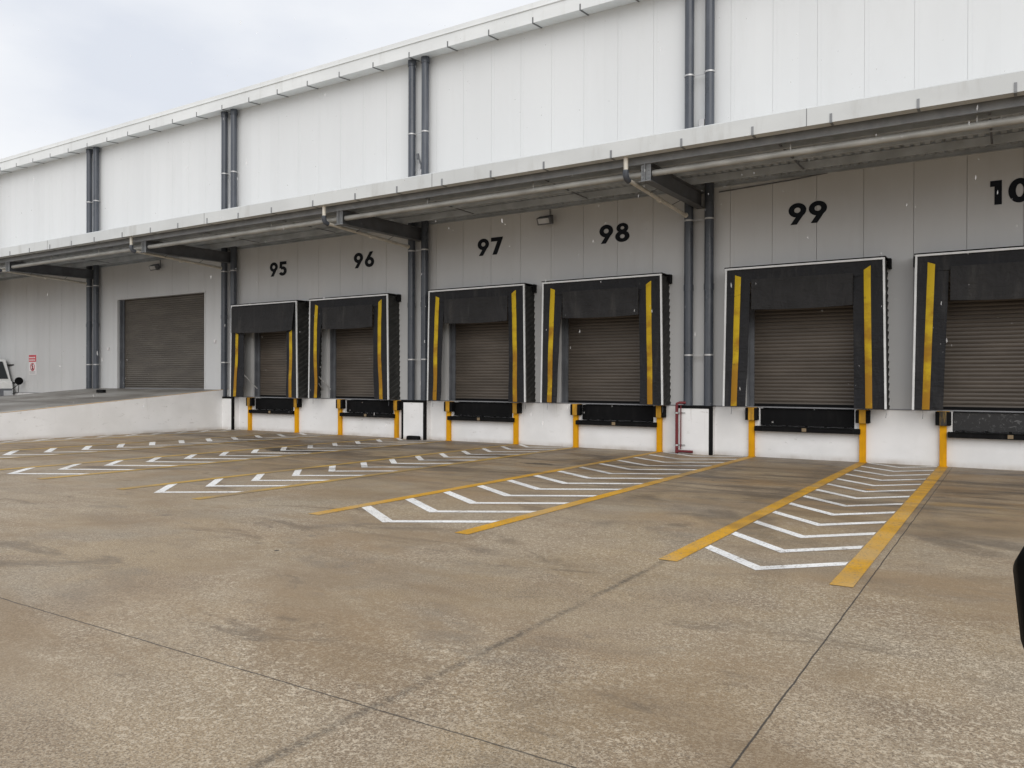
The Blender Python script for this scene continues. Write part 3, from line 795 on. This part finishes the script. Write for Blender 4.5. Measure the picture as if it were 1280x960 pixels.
# ------------------------------------------------------------------ truck beyond the ramp
tx, ty = -40.25, -2.35    # nose, near side
t = thing('truck', (tx-3, ty+1.1, 0), 'white truck parked beyond the ramp with black mirrors at its nose', 'truck')
def prof(pts, y0, y1): 
    mb = MB(); mb.prism_y(pts, y0, y1); return mb
cab = prof([(tx-2.0,.75),(tx-.02,.75),(tx,.95),(tx-.02,1.40),(tx-.10,1.72),(tx-.22,1.80),(tx-.70,2.75),(tx-.85,2.82),(tx-2.0,2.85)], ty, ty+2.2)
cb = loc(cab, 'cab', M['white'], t, bevel=.05)
m = MB(); m.hexa([(tx-.235,ty+.14,1.86),(tx-.215,ty+.14,1.87),(tx-.215,ty+2.06,1.87),(tx-.235,ty+2.06,1.86),(tx-.655,ty+.20,2.68),(tx-.632,ty+.20,2.69),(tx-.632,ty+2.0,2.69),(tx-.655,ty+2.0,2.68)]); loc(m, 'windscreen', M['glass'], t)
m = prof([(tx-.42,1.72),(tx-.80,2.62),(tx-1.55,2.62),(tx-1.55,1.72)], ty-.006, ty-.001); loc(m, 'side_window', M['glass'], t)
m = prof([(tx-.30,.80),(tx-.30,1.66),(tx-.315,1.66),(tx-.315,.80)], ty-.005, ty-.001); m.box(tx-1.6, tx-1.585, ty-.005, ty-.001, .8, 2.7); loc(m, 'door_seam', M['darksteel'], t)
m = MB(); m.box(tx+.002, tx+.03, ty+.08, ty+2.12, 1.02, 1.40); loc(m, 'grille', M['chrome'], t, bevel=.01)
m = MB(); m.box(tx-.5, tx+.07, ty-.02, ty+2.22, .42, .98); loc(m, 'bumper', M['chrome'], t, bevel=.04)
for yy in (ty+.06, ty+1.74):
    m = MB(); m.box(tx+.031, tx+.055, yy, yy+.40, 1.06, 1.30); loc(m, 'headlight', M['lamp'], t, bevel=.015)
for sgn, yy in ((-1, ty-.02), (1, ty+2.22)):
    m = MB(); x0 = tx+.12; ym = yy + sgn*.28
    m.tube([(tx-.75,yy,2.52),(x0,ym,2.54),(x0+.02,ym,2.50),(x0+.02,ym,1.72),(x0-.03,ym,1.68),(tx-.40,yy,1.66)], .032, 8)
    fr = loc(m, 'mirror_frame', M['black'], t, smooth=True)
    m = MB(); m.box(x0-.16, x0-.09, ym-.11, ym+.11, 2.02, 2.44); m.box(x0-.15, x0-.09, ym-.10, ym+.10, 1.76, 1.98); m.build('mirror', M['black'], bevel=.03).parent = fr
m = MB(); cy_ = ty+2.12
m.tube([(tx-.02,cy_,1.36),(tx+.72,cy_-.05,1.60)], .016, 8); m.tube([(tx+.06,cy_,1.16),(tx+.70,cy_-.05,1.20),(tx+.76,cy_-.05,1.62)], .016, 8); st = loc(m, 'mirror_stalk', M['black'], t, smooth=True)
m = MB(); cx_, cz_ = tx+.76, 1.76
m.tube([(cx_-.05,cy_-.05,cz_),(cx_-.03,cy_-.05,cz_),(cx_+.03,cy_-.05,cz_),(cx_+.06,cy_-.05,cz_)], [.12,.18,.18,.09], 20); o = m.build('round_mirror', M['black'], smooth=True); o.parent = st
m = MB(); m.box(tx-9, tx-2.15, ty-.06, ty+2.26, 1.05, 3.5); loc(m, 'cargo_box', M['white'], t, bevel=.03)
m = MB(); m.box(tx-9, tx-.6, ty+.7, ty+1.5, .62, .95); loc(m, 'chassis', M['darksteel'], t)
for wx in (tx-1.15, tx-6.6):
    for y0, y1 in ((ty+.02, ty+.32), (ty+1.88, ty+2.18)):
        m = MB(); m.tube([(wx,y0,.5),(wx,y0+.04,.5),(wx,y1-.04,.5),(wx,y1,.5)], [.44,.49,.49,.44], 28); w_ = loc(m, 'wheel', M['black'], t, smooth=True)
        m = MB(); m.tube([(wx,y0-.006,.5),(wx,y1+.006,.5)], .27, 20); m.build('rim', M['clip'], smooth=True).parent = w_

# ------------------------------------------------------------------ camera
F, YAW, PITCH, ROLL, CD, CH = 989.04, .5622, -.0029, -.0032, 19.4201, 1.7993
r = Vector((math.cos(YAW), math.sin(YAW), 0)); f0 = Vector((-math.sin(YAW), math.cos(YAW), 0)); u0 = Vector((0,0,1))
fw = f0*math.cos(PITCH) + u0*math.sin(PITCH); up = u0*math.cos(PITCH) - f0*math.sin(PITCH)
rr_ = r*math.cos(ROLL) - up*math.sin(ROLL); uu = r*math.sin(ROLL) + up*math.cos(ROLL)
cam = bpy.data.cameras.new('camera'); co = bpy.data.objects.new('camera', cam); col.objects.link(co)
C0 = Vector((0, -CD, CH))
mw = Matrix(((rr_.x, uu.x, -fw.x, C0.x), (rr_.y, uu.y, -fw.y, C0.y), (rr_.z, uu.z, -fw.z, C0.z), (0,0,0,1)))
co.matrix_world = mw
cam.sensor_fit = 'HORIZONTAL'; cam.sensor_width = 36; cam.lens = F/1280*36; cam.clip_start = .05; cam.clip_end = 2000
scn.camera = co

# wing mirror of the vehicle the yard is seen from
def px(u, v, dep): return C0 + (fw + rr_*((u-640)/F) - uu*((v-480)/F))*dep
dep = 1.7
c = px(1371, 765, dep)
t = thing('wing_mirror', c, 'black rounded vehicle wing mirror at the right edge of the yard view', 'wing mirror')
W2, H2 = .155, .155
pts = []
def rrect(w0, w1, h, rad):       # left edge leans, rounded corners
    P_ = []
    cs = [(w1-rad, h-rad, 0), (-w0+rad, h-rad, 90), (-w0*.82+rad, -h+rad, 180), (w1-rad, -h+rad, 270)]
    for cx, cz, a in cs:
        for k in range(7):
            q = math.radians(a+15*k); P_.append((cx+rad*math.cos(q), cz+rad*math.sin(q)))
    return P_
rings = []
for yy, s in ((-.03,.90),(-.015,1.0),(.05,.97),(.10,.72),(.125,.35)):
    rings.append([(p*s, yy, q*s) for p, q in rrect(.162, .12, .158, .055)])
m = MB(); nn = len(rings[0])
m.add([v for q in rings for v in q], [(i*nn+k, i*nn+(k+1)%nn, (i+1)*nn+(k+1)%nn, (i+1)*nn+k) for i in range(4) for k in range(nn)] + [tuple(range(nn))[::-1], tuple(4*nn+k for k in range(nn))])
hs = m.build('mirror_housing', M['gloss'], smooth=True); hs.parent = t
m = MB(); m.tube([(.02,.06,-.10),(.10,.05,-.22),(.30,.02,-.26),(.55,-.05,-.26)], .022, 10); ar = m.build('mirror_arm', M['gloss'], smooth=True); ar.parent = t
m = MB(); m.prism_y([(p*.92, q*.92) for p, q in rrect(.162,.12,.158,.05)], -.034, -.0305); gl = m.build('mirror_glass', M['glass']); gl.parent = hs
t.rotation_euler = (0, 0, YAW + .25)

# ------------------------------------------------------------------ rain
m = MB()
for k in range(360):
    dep = 2.2 + 15*R.random()**.8; u = R.uniform(-40, 1320); v = R.uniform(20, 540)
    p = px(u, v, dep)
    if p.z < .2 or p.y > -4.1: continue
    a = R.uniform(.0014, .0026) * (1 + .05*dep); h = a*R.uniform(2.2, 4.2)
    ax = Vector((R.uniform(-.12,.12), R.uniform(-.12,.12), 1)).normalized()
    b = MB(); b.tube([p-ax*h, p-ax*h*.55, p+ax*h*.2, p+ax*h], [a*.35, a*.95, a, a*.2], 6)
    m.add(b.v, b.f)
tag(m.build('rain', M['drop'], smooth=True), kind='stuff')

# ------------------------------------------------------------------ light: overcast daylight
w = bpy.data.worlds.new('World'); scn.world = w; w.use_nodes = True
nt = w.node_tree; bg = nt.nodes['Background']
SUN_EL, SUN_AZ = math.radians(36), math.radians(142)     # azimuth of the sun, clockwise from +Y
sky = nt.nodes.new('ShaderNodeTexSky'); sky.sky_type = 'NISHITA'; sky.sun_disc = False
sky.sun_elevation = SUN_EL; sky.sun_rotation = SUN_AZ; sky.air_density = 1.5; sky.dust_density = 4; sky.ozone_density = 1
tc = nt.nodes.new('ShaderNodeTexCoord'); mp = nt.nodes.new('ShaderNodeMapping'); mp.inputs['Scale'].default_value = (1,1,2.6)
nt.links.new(tc.outputs['Generated'], mp.inputs['Vector'])
nz = nt.nodes.new('ShaderNodeTexNoise'); nz.inputs['Scale'].default_value = 2.3; nz.inputs['Detail'].default_value = 7; nz.inputs['Roughness'].default_value = .5
nt.links.new(mp.outputs[0], nz.inputs['Vector'])
cr = nt.nodes.new('ShaderNodeValToRGB'); cr.color_ramp.elements[0].position = .36; cr.color_ramp.elements[1].position = .66
cr.color_ramp.elements[0].color = (.75,.785,.86,1); cr.color_ramp.elements[1].color = (.97,.98,1,1)
nt.links.new(nz.outputs['Fac'], cr.inputs[0])
sc_ = nt.nodes.new('ShaderNodeMix'); sc_.data_type = 'RGBA'; sc_.blend_type = 'MULTIPLY'; sc_.inputs[0].default_value = 1
nt.links.new(cr.outputs[0], sc_.inputs[6]); sc_.inputs[7].default_value = (9.6,9.6,9.6,1); sc_.clamp_result = False
mx = nt.nodes.new('ShaderNodeMix'); mx.data_type = 'RGBA'; mx.inputs[0].default_value = .93
nt.links.new(sky.outputs[0], mx.inputs[6]); nt.links.new(sc_.outputs[2], mx.inputs[7])
nt.links.new(mx.outputs[2], bg.inputs['Color']); bg.inputs['Strength'].default_value = .1
sl = bpy.data.lights.new('sun', 'SUN'); so = bpy.data.objects.new('sun', sl); col.objects.link(so)
sl.energy = 1.5; sl.angle = math.radians(60); sl.color = (1,.97,.93)
sd = Vector((math.sin(SUN_AZ)*math.cos(SUN_EL), math.cos(SUN_AZ)*math.cos(SUN_EL), math.sin(SUN_EL)))
so.rotation_euler = sd.to_track_quat('Z', 'Y').to_euler(); so.location = (0,-30,40)

vs = scn.view_settings
vs.view_transform = 'Standard'; vs.look = 'None'; vs.gamma = 1; vs.exposure = 0.12; vs.use_curve_mapping = False
scn.cycles.max_bounces = 8
